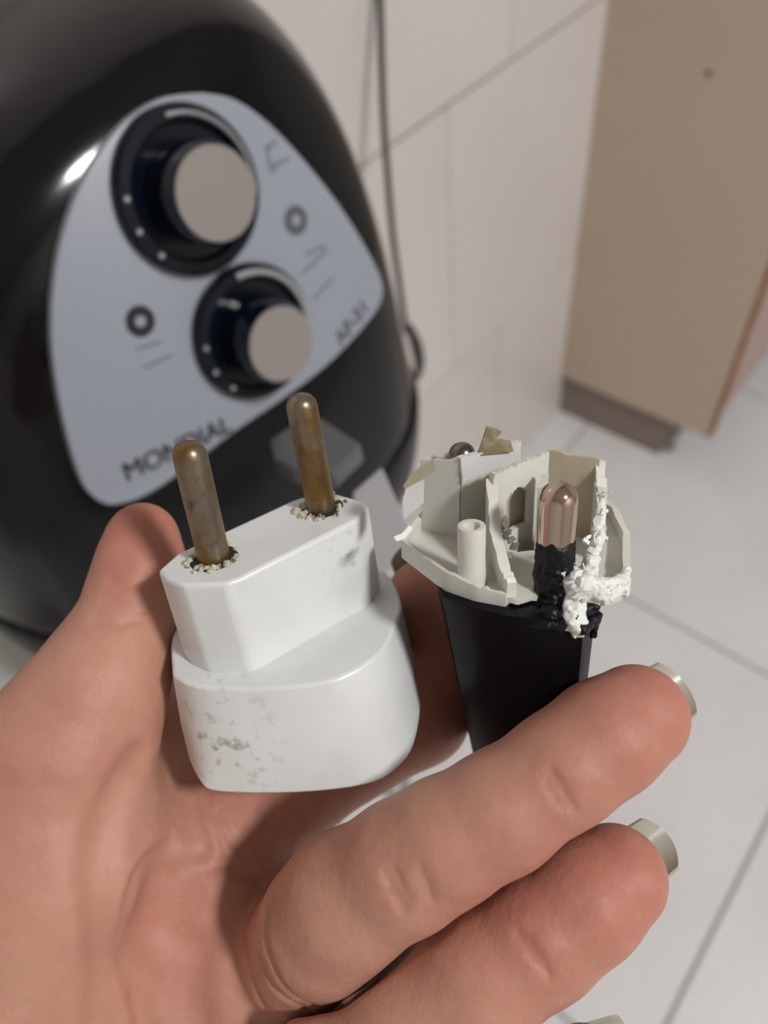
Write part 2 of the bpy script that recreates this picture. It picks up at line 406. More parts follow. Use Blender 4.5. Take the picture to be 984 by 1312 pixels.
for (bx, by, rr, kx, ky, kr, ll) in ((238, 246, 102, 277, 249, 60, 0.02), (321, 425, 86, 360, 441, 50, 0.02)):
    c = pp(bx, by, PT); sc = plane_scale(bx, by); R = rr * sc
    t = empty('dial', c); t.parent = fry; t.location = c - FC
    mb = MB(); ringdisc(mb, c, R, [(1.0, -0.004), (1.0, 0.003), (0.95, 0.005), (0.82, 0.0052), (0.78, 0.002), (0.6, 0.0015)])
    mb.build('dial_base', M['dial_ring'], t)
    # silver hairline arc round the dial
    a_, b_2, _ = frame_of(PMW)
    up = (pp(bx, by - 20) - pp(bx, by)).normalized(); rt = up.cross(PMW).normalized()
    if rt.dot(pp(bx + 20, by) - pp(bx, by)) < 0: rt = -rt
    arc = [c + PMW * 0.0052 + (rt * math.cos(q) + up * math.sin(q)) * R * 0.88 for q in np.linspace(math.radians(5), math.radians(115), 24)]
    mb = MB(); tube(mb, arc, 0.0009 if rr > 95 else 0.0016, 8); mb.build('dial_arc', M['dial_line'], t)
    # small index marks
    for q in (190, 215, 240):
        mb = MB(); p = c + PMW * 0.0052 + (rt * math.cos(math.radians(q)) + up * math.sin(math.radians(q))) * R * 0.88
        lathe(mb, p, PMW, [(0.0011, -0.0005), (0.0011, 0.0004)], 10); mb.build('index_mark', M['dial_line'], t)
    # knob: where its cap is seen, on a plane raised above the panel
    off = pp(kx, ky) - pp(bx, by)
    best = min(np.linspace(0.005, 0.05, 90), key=lambda L: ((W(onplane(kx, ky, po + pm * float(L), pm)) - (c + PMW * float(L))).length))
    L = float(best); kc = W(onplane(kx, ky, po + pm * L, pm)); KR = kr * sc * 0.93
    ax = (kc - c)
    mb = MB(); rings = []
    for (rf, hf) in ((1.12, 0.0), (1.1, 0.25), (1.06, 0.9), (1.0, 1.0)):
        cc = c + ax * hf
        rings.append([cc + (rt * math.cos(2 * math.pi * i / 48) + up * math.sin(2 * math.pi * i / 48)) * KR * rf for i in range(48)])
    mb.loft(rings); k = mb.build('knob', M['dial_ring'], t)
    mb = MB(); lathe(mb, kc, PMW, [(KR * 0.985, -0.001), (KR * 0.985, 0.0006), (KR * 0.96, 0.001)], 48); mb.build('knob_cap', M['knob_cap'], k)
# printing
def text(body, px, py, qx, qy, size, m, name, bold=0.0, heavy=0.0):
    cu = bpy.data.curves.new(name, 'FONT'); cu.body = body; cu.size = size; cu.extrude = 0.00008; cu.offset = bold; cu.align_x = 'CENTER'; cu.align_y = 'CENTER'
    tmp = bpy.data.objects.new(name, cu); me = bpy.data.meshes.new_from_object(tmp); bpy.data.objects.remove(tmp); me.materials.clear(); me.materials.append(m)
    if heavy:                               # heavier strokes: the same letters laid twice, a hair apart
        bm = bmesh.new(); bm.from_mesh(me); g = bmesh.ops.duplicate(bm, geom=bm.verts[:] + bm.edges[:] + bm.faces[:])
        bmesh.ops.translate(bm, verts=[e for e in g['geom'] if isinstance(e, bmesh.types.BMVert)], vec=(heavy * 2, heavy * 0.6, 0.00002)); bm.to_mesh(me); bm.free()
    o = bpy.data.objects.new(name, me); COL.objects.link(o); o.parent = fry
    a, b = pp(px, py), pp(qx, qy); x = (b - a).normalized(); y = PMW.cross(x).normalized(); c = (a + b) / 2 + PMW * (PT + 0.0001)
    if y.dot(pp(px, py - 10) - pp(px, py)) < 0: x, y = x, -y
    z = x.cross(y)
    mw = Matrix(((x.x, y.x, z.x, c.x), (x.y, y.y, z.y, c.y), (x.z, y.z, z.z, c.z), (0, 0, 0, 1)))
    o.matrix_local = Matrix.Translation(-FC) @ mw
    return o
text('MONDIAL', 164, 604, 286, 546, 0.0116, M['ink'], 'brand_lettering', 0.0, 0.00028)
text('AF-31', 429, 440, 470, 386, 0.0100, M['soft_ink'], 'model_lettering', 0.0003)
def stroke(px, py, qx, qy, w, m, name):
    a, b = pp(px, py), pp(qx, qy); d = (b - a).normalized(); s = PMW.cross(d) * w
    mb = MB().loft([[a - s, a + s, b + s, b - s], ]) if False else MB()
    lo = [a - s + PMW * PT, a + s + PMW * PT, b + s + PMW * PT, b - s + PMW * PT]
    mb.loft([[p - PMW * 0.0004 for p in lo], [p + PMW * 0.00008 for p in lo]])
    return mb.build(name, m, fry, smooth=False)
def icon(px, py, r, m):
    c = pp(px, py, PT); sc = plane_scale(px, py)
    mb = MB(); lathe(mb, c, PMW, [(r * sc, -0.0004), (r * sc, 0.0001)], 28); o = mb.build('printed_icon', m, fry)
    mb = MB(); lathe(mb, c, PMW, [(r * sc * 0.36, 0.0), (r * sc * 0.36, 0.0002)], 12); mb.build('icon_centre', M['panel'], o)
icon(178, 411, 20, M['ink']); icon(377, 282, 18, M['soft_ink'])
for a in ((172, 447, 205, 437), (182, 471, 220, 454)): stroke(*a, 0.0007, M['paler_ink'], 'printed_line')
for a in ((389, 326, 414, 314), (386, 350, 418, 318), (400, 383, 424, 356), (341, 215, 368, 203), (338, 190, 352, 181), (340, 188, 343, 210), (352, 212, 346, 222)): stroke(*a, 0.0009, M['paler_ink'], 'printed_line')
# drawer handle
hp = lambda px, py, z: W(P(px, py, z))
top = [hp(346, 562, .300), hp(372, 545, .305), hp(412, 535, .306), hp(463, 569, .288), hp(426, 604, .272), hp(385, 604, .278), hp(351, 586, .292)]
hn = (top[3] - top[0]).cross(top[5] - top[0]).normalized()
if hn.dot(W((0, 0, 0)) - top[0]) < 0: hn = -hn
handle = MB().loft([[p - hn * 0.008 for p in top], [p for p in top]]).build('handle_cover', M['handle_grey'], fry); bevel(handle, 0.001)
ends = [hp(452, 636, .262), hp(490, 603, .268), hp(524, 680, .245), hp(512, 735, .240), hp(470, 760, .238)]
en = (ends[1] - ends[0]).cross(ends[3] - ends[0]).normalized()
if en.dot(W((0, 0, 0)) - ends[0]) < 0: en = -en
grip_back = [p - en * 0.045 for p in ends]
bevel(MB().loft([grip_back, ends]).build('handle', M['black_drawer'], fry), 0.002)
cc = sum(ends, Vector()) / 5
bevel(MB().loft([[p - en * 0.001 for p in ends], [p + en * 0.0025 for p in ends]]).build('handle_end_plate', M['handle_end'], fry), 0.001)

# ================================================================== CORD on the wall
def wallpt(px, py, off):
    r = wray(px, py); x = WX - off; t_ = x / r.x
    return Vector((x, r.y * t_, EYE + r.z * t_))
cpx = [(484, -60), (487, 0), (489, 80), (492, 160), (497, 230), (503, 300), (511, 360), (518, 410), (521, 425)]
pts = catmull([wallpt(a, b, 0.006 + 0.012 * i) for i, (a, b) in enumerate(cpx)], 6)
crd = tag(empty('power_cord', pts[-1]), 'thin dark power cord hanging down the tiled wall beside the air fryer', 'cord')
mb = MB(); tube(mb, pts, 0.0035, 10); mb.build('cable', M['cord'], crd)
ppx = [(523, 418), (531, 436), (536, 455), (537, 472), (534, 486)]
q = catmull([wallpt(a, b, 0.10) for a, b in ppx], 5)
mb = MB(); tube(mb, q, [0.0035 + 0.004 * math.sin(math.pi * min(1, 0.1 + i / len(q))) for i in range(len(q))], 12); mb.build('cord_connector', M['cord'], crd)

# ================================================================== CEILING LAMP (behind and above the camera)
LP = Vector((-1.5, -0.42, RH))
lamp = tag(empty('ceiling_lamp', LP), 'round flat ceiling lamp lighting the kitchen from above', 'lamp')
mb = MB(); lathe(mb, LP, (0, 0, -1), [(0.20, 0.0), (0.20, 0.05), (0.17, 0.055)], 40); mb.build('lamp_body', M['paint'], lamp)
ld = bpy.data.lights.new('lamp_light', 'AREA'); ld.shape = 'DISK'; ld.size = 0.34; ld.energy = LAMP_W; ld.color = (1.0, 0.985, 0.975)
lo_ = bpy.data.objects.new('lamp_light', ld); COL.objects.link(lo_); lo_.parent = lamp; lo_.location = (0, 0, -0.062)

# ================================================================== WHITE ADAPTER
A_a = Vector((-0.12, -0.867, -0.48)).normalized()
A_o = P(343, 687, 0.124)
def ad(px, py, drop):                     # camera-axes point on the adapter cross-section `drop` below the pin face
    return onplane(px, py, A_o - A_a * drop, A_a)
adp_loc = W(A_o - A_a * 0.036)
adp = tag(empty('plug_adapter', adp_loc), 'white two-pin plug adapter with tarnished brass pins, held against the thumb', 'plug adapter')
top_px = [(214, 742), (234, 750), (290, 748), (308, 741), (457, 666), (473, 647)]
def sym(pts, c): return pts + [2 * c - p for p in pts]
def rnd(pts, per=4): return catmull(pts + [pts[0]], per)[:-1]
U0 = sym([ad(x, y, 0) for x, y in top_px], A_o)
U0 = [W(p) for p in U0]
AW = WD(A_a)
UH = 0.0172
inner = lambda R, k: [sum(R, Vector()) / len(R) + (p - sum(R, Vector()) / len(R)) * k for p in R]
led_px = [(221, 864), (254, 879), (331, 882), (403, 876), (446, 863), (489, 834), (506, 800), (514, 772)]
bot_px = [(243, 974), (257, 1003), (280, 1016), (382, 1017), (467, 1007), (506, 988), (531, 954), (538, 892)]
cL, cB = A_o - A_a * UH, A_o - A_a * 0.036
L0 = rnd([W(p) for p in sym([ad(x, y, UH) for x, y in led_px], cL)])
B0 = rnd([W(p) for p in sym([ad(x, y, 0.036) for x, y in bot_px], cB)])
mbU = MB().loft([[p - AW * (UH + 0.001) for p in U0], U0])
spots = []
def rel(p): return tuple(p - adp_loc)
spots = [(rel(W(onplane(305, 925, cB + Vector((.385, .368, -.844)) * 0.012, Vector((.1, .5, -.85))))), 0.013, 1.0),
         (rel(W(ad(462, 725, 0.006))), 0.007, 1.0), (rel(W(ad(300, 990, 0.02))), 0.006, 0.7)]
MW = scuffed('white_abs', spots)
bevel(mbU.build('pin_block', MW, adp), 0.0007, 3, 25)
mbL = MB().loft([B0, [b + (l - b) * 0.5 + ((b + (l - b) * 0.5) - W((cL + cB) / 2)) * 0.012 for b, l in zip(B0, L0)], L0])
bevel(mbL.build('body', MW, adp), 0.00055, 3, 25)
for (bx, by, tx, ty, rr) in ((276, 722, 241, 574, 0.00258), (413, 657, 385, 512, 0.00255)):
    b0 = ad(bx, by, 0.001); t0 = P(tx, ty, b0.z - 0.0105); b0w, t0w = W(b0), W(t0); d = (t0w - b0w); Ln = d.length
    mb = MB(); lathe(mb, b0w, d, [(rr, -0.002), (rr, Ln * 0.45), (rr * 1.0, Ln * 0.5), (rr * 1.0, Ln - 0.0012), (rr * 0.93, Ln - 0.0004), (rr * 0.72, Ln + 0.0004), (rr * 0.35, Ln + 0.0009), (rr * 0.02, Ln + 0.001)], 28)
    pin = mb.build('pin', M['brass_old'], adp)
    mb = MB(); lathe(mb, b0w + AW * 0.0004, AW, [(rr * 1.5, 0), (rr * 1.5, 0.0006), (rr * 1.4, 0.00075)], 28); mb.build('pin_hole', M['hole_dark'], adp)
    mb = MB()
    for i in range(70):                    # crumbled filler round the pin
        q = random.uniform(0, 2 * math.pi)
        if math.cos(q - 1.9) > 0.55 and random.random() < 0.75: continue
        a1, a2, _ = frame_of(AW); rad = rr * random.uniform(1.12, 1.75)
        c = b0w + AW * 0.0011 + (a1 * math.cos(q) + a2 * math.sin(q)) * rad
        s = random.uniform(0.0003, 0.0008)
        bm = bmesh.new(); bmesh.ops.create_icosphere(bm, subdivisions=1, radius=s)
        mb.add([c + Vector([v.co[k] * random.uniform(.6, 1.3) for k in range(3)]) for v in bm.verts], [[v.index for v in f.verts] for f in bm.faces]); bm.free()
    r_o = mb.build('filler_crumbs', M['residue'], adp); r_o['kind'] = 'stuff'

# ================================================================== BROKEN BLACK PLUG
K_a = Vector((-0.05, -0.88, -0.47)).normalized()
K_o = P(660, 700, 0.119)
KW = WD(K_a)
def kb(px, py, hgt=0.0):                   # plate-plane point raised along the plug axis, in world
    return W(onplane(px, py, K_o, K_a)) + KW * hgt
plug_loc = W(K_o - K_a * 0.045)
plug = tag(empty('broken_plug', plug_loc), 'black plug with a snapped cream casing and bare metal pin', 'plug')
TOWARD = WD(Vector((0.027, 0.469, -0.881)))          # plug's broad side, towards the viewer
def ragged(pts, per, j, keep=()):
    out = []
    for i, p in enumerate(pts):
        a = pts[(i + 1) % len(pts)]
        for k in range(per):
            q = p + (a - p) * (k / per)
            if k and i not in keep: q = q + Vector([random.gauss(0, j) for _ in range(3)])
            out.append(q)
    return out
def sheet(mb, pts, th):
    """closed thin slab from a flat outline"""
    c = sum(pts, Vector()) / len(pts); n = Vector()
    for i in range(len(pts)): n += (pts[i] - c).cross(pts[(i + 1) % len(pts)] - c)
    n.normalize()
    return mb.loft([[p - n * th / 2 for p in pts], [p + n * th / 2 for p in pts]])
def wallstrip(mb, pts, th, h0, tops, per=5, j=0.00018):
    """upright wall along base points with its own broken top height at each"""
    P0 = []; T0 = []
    for i in range(len(pts) - 1):
        for k in range(per if i < len(pts) - 2 else per + 1):
            t = k / per; P0.append(pts[i] + (pts[i + 1] - pts[i]) * t); T0.append(tops[i] + (tops[i + 1] - tops[i]) * t + random.gauss(0, j))
    rings = []
    for i, p in enumerate(P0):
        d = P0[min(i + 1, len(P0) - 1)] - P0[max(i - 1, 0)]; s = KW.cross(d).normalized() * th / 2
        w = s * (1 + random.uniform(-.15, .15))
        rings.append([p - s + KW * h0, p + s + KW * h0, p + w + KW * (T0[i] - 0.0002), p - w + KW * T0[i]])
    return mb.loft(rings)
# black moulded body
top_o = [(556, 712), (566, 738), (600, 752), (655, 764), (720, 770), (752, 764), (767, 748), (768, 725)]
bot_o = [(611, 690), (621, 720), (650, 740), (680, 752), (725, 757), (748, 752), (762, 740), (765, 720)]
def body_ring(px, hgt):
    f = [kb(x, y, hgt) for x, y in px]
    return f + [p - TOWARD * 0.0165 for p in reversed(f)]
ra, rb = body_ring(top_o, -0.0035), body_ring(bot_o, -0.050)
rings = [[a + (b - a) * t for a, b in zip(ra, rb)] for t in (1, 0.75, 0.5, 0.25, 0.0)]
bevel(MB().loft(rings).build('body', M['black_plastic'], plug), 0.0012, 3, 20)
def torn(name, strands, m, h, amp, freq, ext=0.004):
    """torn, lumpy plastic: blended strands roughened by noise"""
    pts = [p for st in strands for p, r in st]
    lo_t = np.array([min(p[i] for p in pts) - ext for i in range(3)]); hi_t = np.array([max(p[i] for p in pts) + ext for i in range(3)])
    ax_, X_, Y_, Z_ = grid_mesh(lo_t, hi_t, h)
    d = None
    for st in strands:
        for (p0, r0), (p1, r1) in zip(st[:-1], st[1:]):
            e = cone_sdf(X_, Y_, Z_, p0, p1, r0, r1); d = e if d is None else smin(d, e, 0.0006)
    near = np.argwhere(np.abs(d) < amp * 1.6 + h)
    for i, j, k in near:
        q = Vector((float(ax_[0][i]), float(ax_[1][j]), float(ax_[2][k])))
        d[i, j, k] += amp * (mnoise.noise(q * freq) + 0.55 * mnoise.noise(q * freq * 2.3) + 0.4 * abs(mnoise.noise(Vector((q.x, q.y, q.z * 0.35)) * freq * 3.1)))
    V_, Q_ = surface_nets(d, lo_t, h)
    return np_mesh(name, V_, Q_, m, plug, tuple(plug_loc))
def grid_mesh(lo, hi, h):
    n = [int(math.ceil((hi[i] - lo[i]) / h)) for i in range(3)]
    ax = [(lo[i] + h * np.arange(n[i])).astype(np.float32) for i in range(3)]
    X, Y, Z = np.meshgrid(*ax, indexing='ij', sparse=True)
    return ax, X, Y, Z
def K(x, y, hgt, r): return (np.array(kb(x, y, hgt)), r)
torn('torn_edge', [[K(710, 732, 0.0044, .0029), K(711, 734, 0.0, .0030), K(713, 740, -0.004, .0032)],
                   [K(690, 757, -0.0042, .0008), K(706, 758, -0.0038, .0014), K(735, 762, -0.0038, .0014), K(762, 752, -0.0034, .0012)]], M['black_torn'], 0.00022, 0.00034, 700)
torn('torn_edge', [[K(676, 764, -0.0050, .0004), K(700, 766, -0.0046, .0008), K(722, 770, -0.0044, .0008)], [K(750, 770, -0.0048, .0010), K(766, 752, -0.0052, .0009), K(766, 756, -0.0080, .0006)]], M['black_torn'], 0.00022, 0.0003, 800)
# pins
def pin(px, py, r, h0, h1, name='pin', m='pin_metal'):
    b0 = kb(px, py); mb = MB()
    lathe(mb, b0, KW, [(r, h0), (r, h1)] + [(r * math.cos(t), h1 + r * 0.95 * math.sin(t)) for t in np.linspace(0.15, 1.55, 8)], 32)
    return mb.build(name, M[m], plug)
front_pin = pin(709, 731, 0.00280, -0.004, 0.0119)
pin(592, 661, 0.0022, -0.002, 0.0114, 'pin', 'pin_dull')
# cream casing: rim and floor
mb = MB()
wallstrip(mb, [kb(548, 648), kb(517, 690), kb(573, 731), kb(610, 743), kb(650, 750)], 0.0009, -0.0036, [0.0, 0.0, 0.0, -0.0008, -0.0014], 6, 0.00012)
sheet(mb, ragged([kb(x, y, -0.0030) for x, y in ((548, 648), (518, 690), (573, 730), (612, 742), (652, 750), (662, 725), (640, 690), (648, 655), (600, 640))], 3, 0.00012), 0.0012)
sheet(mb, ragged([kb(x, y, -0.0027) for x, y in ((640, 748), (664, 752), (690, 747), (706, 720), (702, 690), (640, 690))], 3, 0.00012), 0.0009)
mb.build('casing_rim', M['cream'], plug)
mb = MB()
wallstrip(mb, [kb(766, 632), kb(787, 652), kb(803, 682), kb(803, 727), kb(794, 746), kb(768, 754), kb(738, 750)], 0.0011, -0.0030, [0.0, 0.0004, 0.0, 0.0, 0.0, -0.0004, -0.001], 5, 0.00012)
sheet(mb, ragged([kb(x, y, -0.0026) for x, y in ((766, 634), (787, 653), (802, 682), (802, 727), (793, 745), (740, 750), (728, 720), (735, 665))], 3, 0.00012), 0.001)
mb.build('casing_rim', M['cream'], plug)
# left tower
mb = MB()
wallstrip(mb, [kb(557, 640), kb(544, 662), kb(590, 672)], 0.0010, -0.003, [0.0088, 0.0106, 0.0127], 6)
wallstrip(mb, [kb(590, 672), kb(662, 650)], 0.0010, -0.003, [0.0120, 0.0118], 8)
wallstrip(mb, [kb(557, 640), kb(600, 632), kb(655, 630)], 0.0010, -0.003, [0.0085, 0.009, 0.008], 5)
tower = mb.build('casing_wall', M['cream'], plug)
mb = MB()
sheet(mb, ragged([kb(588, 674, 0.0125), kb(662, 651, 0.0126), kb(662, 651, 0.0102), kb(640, 658, 0.0094), kb(610, 667, 0.0086), kb(590, 674, 0.0082)], 4, 0.0001), 0.0012)
mb.build('casing_lit_ledge', M['cream_pale'], plug)  # added ledge standing for the lit band along this wall's top
mb = MB(); sheet(mb, ragged([W(P(517, 622, .1135)), W(P(530, 604, .1135)), W(P(556, 588, .1130)), W(P(558, 602, .1130)), W(P(540, 615, .1134)), W(P(520, 626, .1136))], 2, 0.00005), 0.0006)
mb.build('casing_flap', M['olive'], plug)
mb = MB(); sheet(mb, ragged([W(P(520, 624, .1150)), W(P(543, 614, .1145)), W(P(543, 644, .1150)), W(P(531, 654, .1155)), W(P(518, 666, .1160)), W(P(516, 645, .1156))], 3, 0.00006), 0.0006)
mb.build('casing_flap', M['cream_pale'], plug)
mb = MB(); sheet(mb, ragged([W(P(504, 688, .1130)), W(P(514, 684, .1130)), W(P(524, 673, .1135)), W(P(529, 677, .1135)), W(P(518, 690, .1130)), W(P(508, 694, .1128))], 2, 0.00005), 0.0008)
mb.build('casing_sliver', M['shred'], plug)
# brass contact sticking up behind
mb = MB(); sheet(mb, [kb(610, 668, 0.0118), kb(622, 655, 0.0156), kb(632, 655, 0.0152), kb(640, 657, 0.0148), kb(634, 659, 0.0140), kb(650, 660, 0.0136), kb(655, 660, 0.0118)], 0.0008)
mb.build('brass_contact', M['contact'], plug)
# hollow post
b0 = kb(604, 728); mb = MB()
lathe(mb, b0, KW, [(0.00235, -0.003), (0.0021, 0.002), (0.0021, 0.0072), (0.0020, 0.0074), (0.0013, 0.0074), (0.0012, 0.0066), (0.0001, 0.0064)], 28)
mb.build('casing_post', M['cream'], plug)
# right tower: wall with an arched hole, back wall, ragged right edge, front-left stump
def arch_wall(mb, a, b, tops, h0, th, hole):
    """wall a->b; hole=(t0,t1,hbottom,htop) cut as an arch: built as a grid with the hole's cells left open"""
    NU, NH = 34, 44; d = (b - a); s = KW.cross(d).normalized() * th / 2; idx = {}
    vs = []; fs = []
    def pt(i, k, side):
        t = i / NU; hh = h0 + (tops[0] + (tops[1] - tops[0]) * t + jit[i] - h0) * k / NH
        return a + d * t + KW * hh + s * side
    jit = [random.gauss(0, 0.0002) for _ in range(NU + 1)]
    tc, tw = (hole[0] + hole[1]) / 2, (hole[1] - hole[0]) / 2
    def inside(i, k):
        t = (i + .5) / NU; hh = h0 + (tops[0] + (tops[1] - tops[0]) * t - h0) * (k + .5) / NH
        if abs(t - tc) > tw or hh < hole[2]: return False
        ar = hole[3] - 0.0018
        return hh < ar or ((t - tc) / tw) ** 2 + ((hh - ar) / 0.0018) ** 2 < 1
    def vid(i, k, side):
        if (i, k, side) not in idx: idx[(i, k, side)] = len(vs); vs.append(pt(i, k, side))
        return idx[(i, k, side)]
    solid = lambda i, k: 0 <= i < NU and 0 <= k < NH and not inside(i, k)
    for i in range(NU):
        for k in range(NH):
            if not solid(i, k): continue
            for sd in (-1, 1): fs.append((vid(i, k, sd), vid(i + 1, k, sd), vid(i + 1, k + 1, sd), vid(i, k + 1, sd)))
            if not solid(i - 1, k): fs.append((vid(i, k, -1), vid(i, k, 1), vid(i, k + 1, 1), vid(i, k + 1, -1)))
            if not solid(i + 1, k): fs.append((vid(i + 1, k, -1), vid(i + 1, k, 1), vid(i + 1, k + 1, 1), vid(i + 1, k + 1, -1)))
            if not solid(i, k - 1): fs.append((vid(i, k, -1), vid(i, k, 1), vid(i + 1, k, 1), vid(i + 1, k, -1)))
            if not solid(i, k + 1): fs.append((vid(i, k + 1, -1), vid(i, k + 1, 1), vid(i + 1, k + 1, 1), vid(i + 1, k + 1, -1)))
    return mb.add(vs, fs)
mb = MB(); arch_wall(mb, kb(628, 692), kb(698, 664), (0.0116, 0.0125), -0.006, 0.0010, (0.24, 0.64, 0.0005, 0.0078))
mb.build('casing_wall', M['cream'], plug)
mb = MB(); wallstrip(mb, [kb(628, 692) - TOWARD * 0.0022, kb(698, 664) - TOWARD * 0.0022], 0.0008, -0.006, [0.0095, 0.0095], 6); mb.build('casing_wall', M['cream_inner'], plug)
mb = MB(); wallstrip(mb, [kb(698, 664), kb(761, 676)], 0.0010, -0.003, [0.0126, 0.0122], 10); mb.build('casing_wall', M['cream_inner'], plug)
mb = MB(); wallstrip(mb, [kb(761, 674), kb(766, 690), kb(768, 705)], 0.0014, -0.003, [0.0122, 0.0085, 0.003], 8, 0.0005); mb.build('casing_wall', M['cream'], plug)
mb = MB(); wallstrip(mb, [kb(628, 690), kb(634, 712), kb(646, 735), kb(656, 748)], 0.0016, -0.0034, [0.0108, 0.0048, 0.0016, 0.0], 6, 0.0003); mb.build('casing_wall', M['cream'], plug)
mb = MB(); wallstrip(mb, [kb(690, 690), kb(694, 678)], 0.0012, -0.003, [0.0095, 0.0100], 4, 0.0002); mb.build('casing_rib', M['cream'], plug)
# shredded white plastic
def shred(mb, n, area, sz, hr):
    for i in range(n):
        x, y = random.choice(area); x += random.uniform(-9, 9); y += random.uniform(-7, 7)
        c = kb(x, y, random.uniform(*hr)) + TOWARD * random.uniform(0.0, 0.0012); d = Vector([random.gauss(0, 1) for _ in range(3)]).normalized(); e = d.orthogonal().normalized(); e.rotate(Matrix.Rotation(random.uniform(0, 6.28), 3, d))
        L, w = random.uniform(0.4, 1) * sz, random.uniform(0.2, 0.5) * sz
        sheet(mb, [c - d * L, c - d * L * .3 + e * w, c + d * L * .6 + e * w * .6, c + d * L, c + d * L * .2 - e * w, c - d * L * .5 - e * w * .7], random.uniform(0.0003, 0.0007))
mb = MB()
shred(mb, 22, [(726, 738), (738, 745), (750, 742), (760, 735), (745, 755)], 0.0016, (-0.002, 0.0025))
shred(mb, 14, [(764, 700), (768, 690), (760, 715), (752, 722)], 0.0013, (-0.001, 0.006))
shred(mb, 10, [(648, 700), (642, 690), (654, 708)], 0.0012, (0.001, 0.004))
for i in range(16):                         # curled fibres
    x, y, hg = random.choice(((730, 735, .002), (742, 738, .0025), (758, 722, .003), (766, 700, .006), (764, 690, .008), (736, 748, -.002)))
    p = kb(x + random.uniform(-6, 6), y + random.uniform(-5, 5), hg); d = (KW + Vector([random.gauss(0, .7) for _ in range(3)])).normalized(); e = Vector([random.gauss(0, 1) for _ in range(3)]).normalized()
    L = random.uniform(.001, .0028); tube(mb, catmull([p, p + d * L * .5, p + d * L * .9 + e * L * .35], 4), 0.00013, 6)
sh = mb.build('plastic_shreds', M['shred'], plug); sh['kind'] = 'stuff'
torn('torn_plastic', [[K(724, 738, 0.0015, .0009), K(732, 744, 0.0, .0015), K(748, 746, -0.0004, .0021), K(772, 749, -0.0012, .0019), K(796, 742, -0.0012, .0014), K(804, 725, -0.0008, .0007)],
                      [K(738, 750, -0.001, .0013), K(736, 760, -0.0036, .0018), K(742, 766, -0.0048, .0015), K(732, 766, -0.0046, .0009)],
                      [K(748, 744, 0.0, .0014), K(758, 728, 0.0015, .0011), K(765, 708, 0.003, .0009), K(765, 694, 0.007, .0006)],
                      [K(728, 738, 0.001, .0008), K(724, 734, 0.0030, .0005)]], M['shred'], 0.00020, 0.00045, 750)

# ================================================================== HAND
def J(px, py, z, r): p = P(px, py, z); return (np.array(p), r * z / FPX)
thumb = [J(183, 687, .140, 43), J(180, 728, .139, 50), J(168, 790, .137, 57), J(132, 872, .133, 78), J(86, 962, .130, 106), J(66, 1110, .131, 145), J(30, 1290, .136, 170)]
palm = [[J(120, 930, .152, 80), J(190, 960, .160, 74), J(262, 1030, .157, 70)], [J(190, 960, .160, 74), J(190, 1120, .154, 98)], [J(215, 1055, .150, 62), J(232, 1085, .149, 58)],
        [J(66, 1110, .133, 140), J(30, 1290, .138, 170), J(-150, 1560, .150, 190), J(-520, 2050, .165, 215)],
        [J(-150, 1560, .150, 190), J(210, 1430, .146, 150), J(330, 1330, .143, 105)],
        [J(60, 1250, .146, 140), J(220, 1220, .150, 115), J(270, 1090, .148, 72)],
        [J(270, 1090, .149, 74), J(320, 1200, .147, 92), J(360, 1320, .145, 100), J(400, 1440, .143, 95)],
        [J(-150, 1560, .152, 180), J(260, 1540, .146, 140), J(400, 1440, .143, 95)]]
index = [J(272, 1078, .150, 66), J(385, 1006, .153, 61), J(535, 912, .156, 64), J(572, 830, .157, 56), J(543, 762, .153, 46)]
middle = [J(365, 1240, .142, 74), J(418, 1182, .120, 82), J(444, 1154, .117, 84), J(520, 1108, .112, 80), J(570, 1078, .110, 77), J(640, 1040, .109, 74), J(722, 984, .109, 71), J(775, 945, .110, 71), J(815, 918, .112, 66)]
ring_f = [J(400, 1400, .140, 80), J(444, 1360, .119, 86), J(523, 1312, .1145, 83), J(613, 1254, .112, 79), J(692, 1198, .112, 76), J(748, 1154, .1125, 73), J(788, 1124, .114, 65)]
pinky = [J(430, 1520, .140, 76), J(470, 1480, .122, 74), J(580, 1440, .115, 66), J(690, 1395, .113, 58), J(750, 1370, .114, 50)]
def chain(X, Y, Z, ch, k):
    d = None
    for (a, ra), (b, rb) in zip(ch[:-1], ch[1:]):
        e = cone_sdf(X, Y, Z, a, b, ra, rb); d = e if d is None else smin(d, e, k)
    return d
FOLD = [J(226, 1062, .144, 44), J(282, 1050, .147, 40)]
def hand_base(X, Y, Z):
    d = None
    for ch in palm:
        e = chain(X, Y, Z, ch, 0.008); d = e if d is None else smin(d, e, 0.012)
    d = smin(d, chain(X, Y, Z, thumb, 0.005), 0.0055)
    d = smin(d, chain(X, Y, Z, index, 0.003), 0.005)
    d = smin(d, cone_sdf(X, Y, Z, FOLD[0][0], FOLD[1][0], FOLD[0][1], FOLD[1][1]), 0.004)
    m = chain(X, Y, Z, middle, 0.002)
    rf = smax(chain(X, Y, Z, ring_f, 0.002), 0.0011 - m, 0.0006)      # the two fingers press but stay apart
    d = np.minimum(smin(d, m, 0.0016), smax(smin(d, rf, 0.0008), 0.0009 - m, 0.0004))
    d = smin(d, chain(X, Y, Z, pinky, 0.002), 0.0012)
    return d
def sd(p): return float(hand_base(np.array([p[0]]), np.array([p[1]]), np.array([p[2]]))[0])
def on_skin(px, py):
    z = 0.07; r = ray(px, py)
    for _ in range(60):
        d = sd(r * z)
        if d < 0.00003: break
        z += d * 0.8
        if z > 0.2: return None
    return r * z
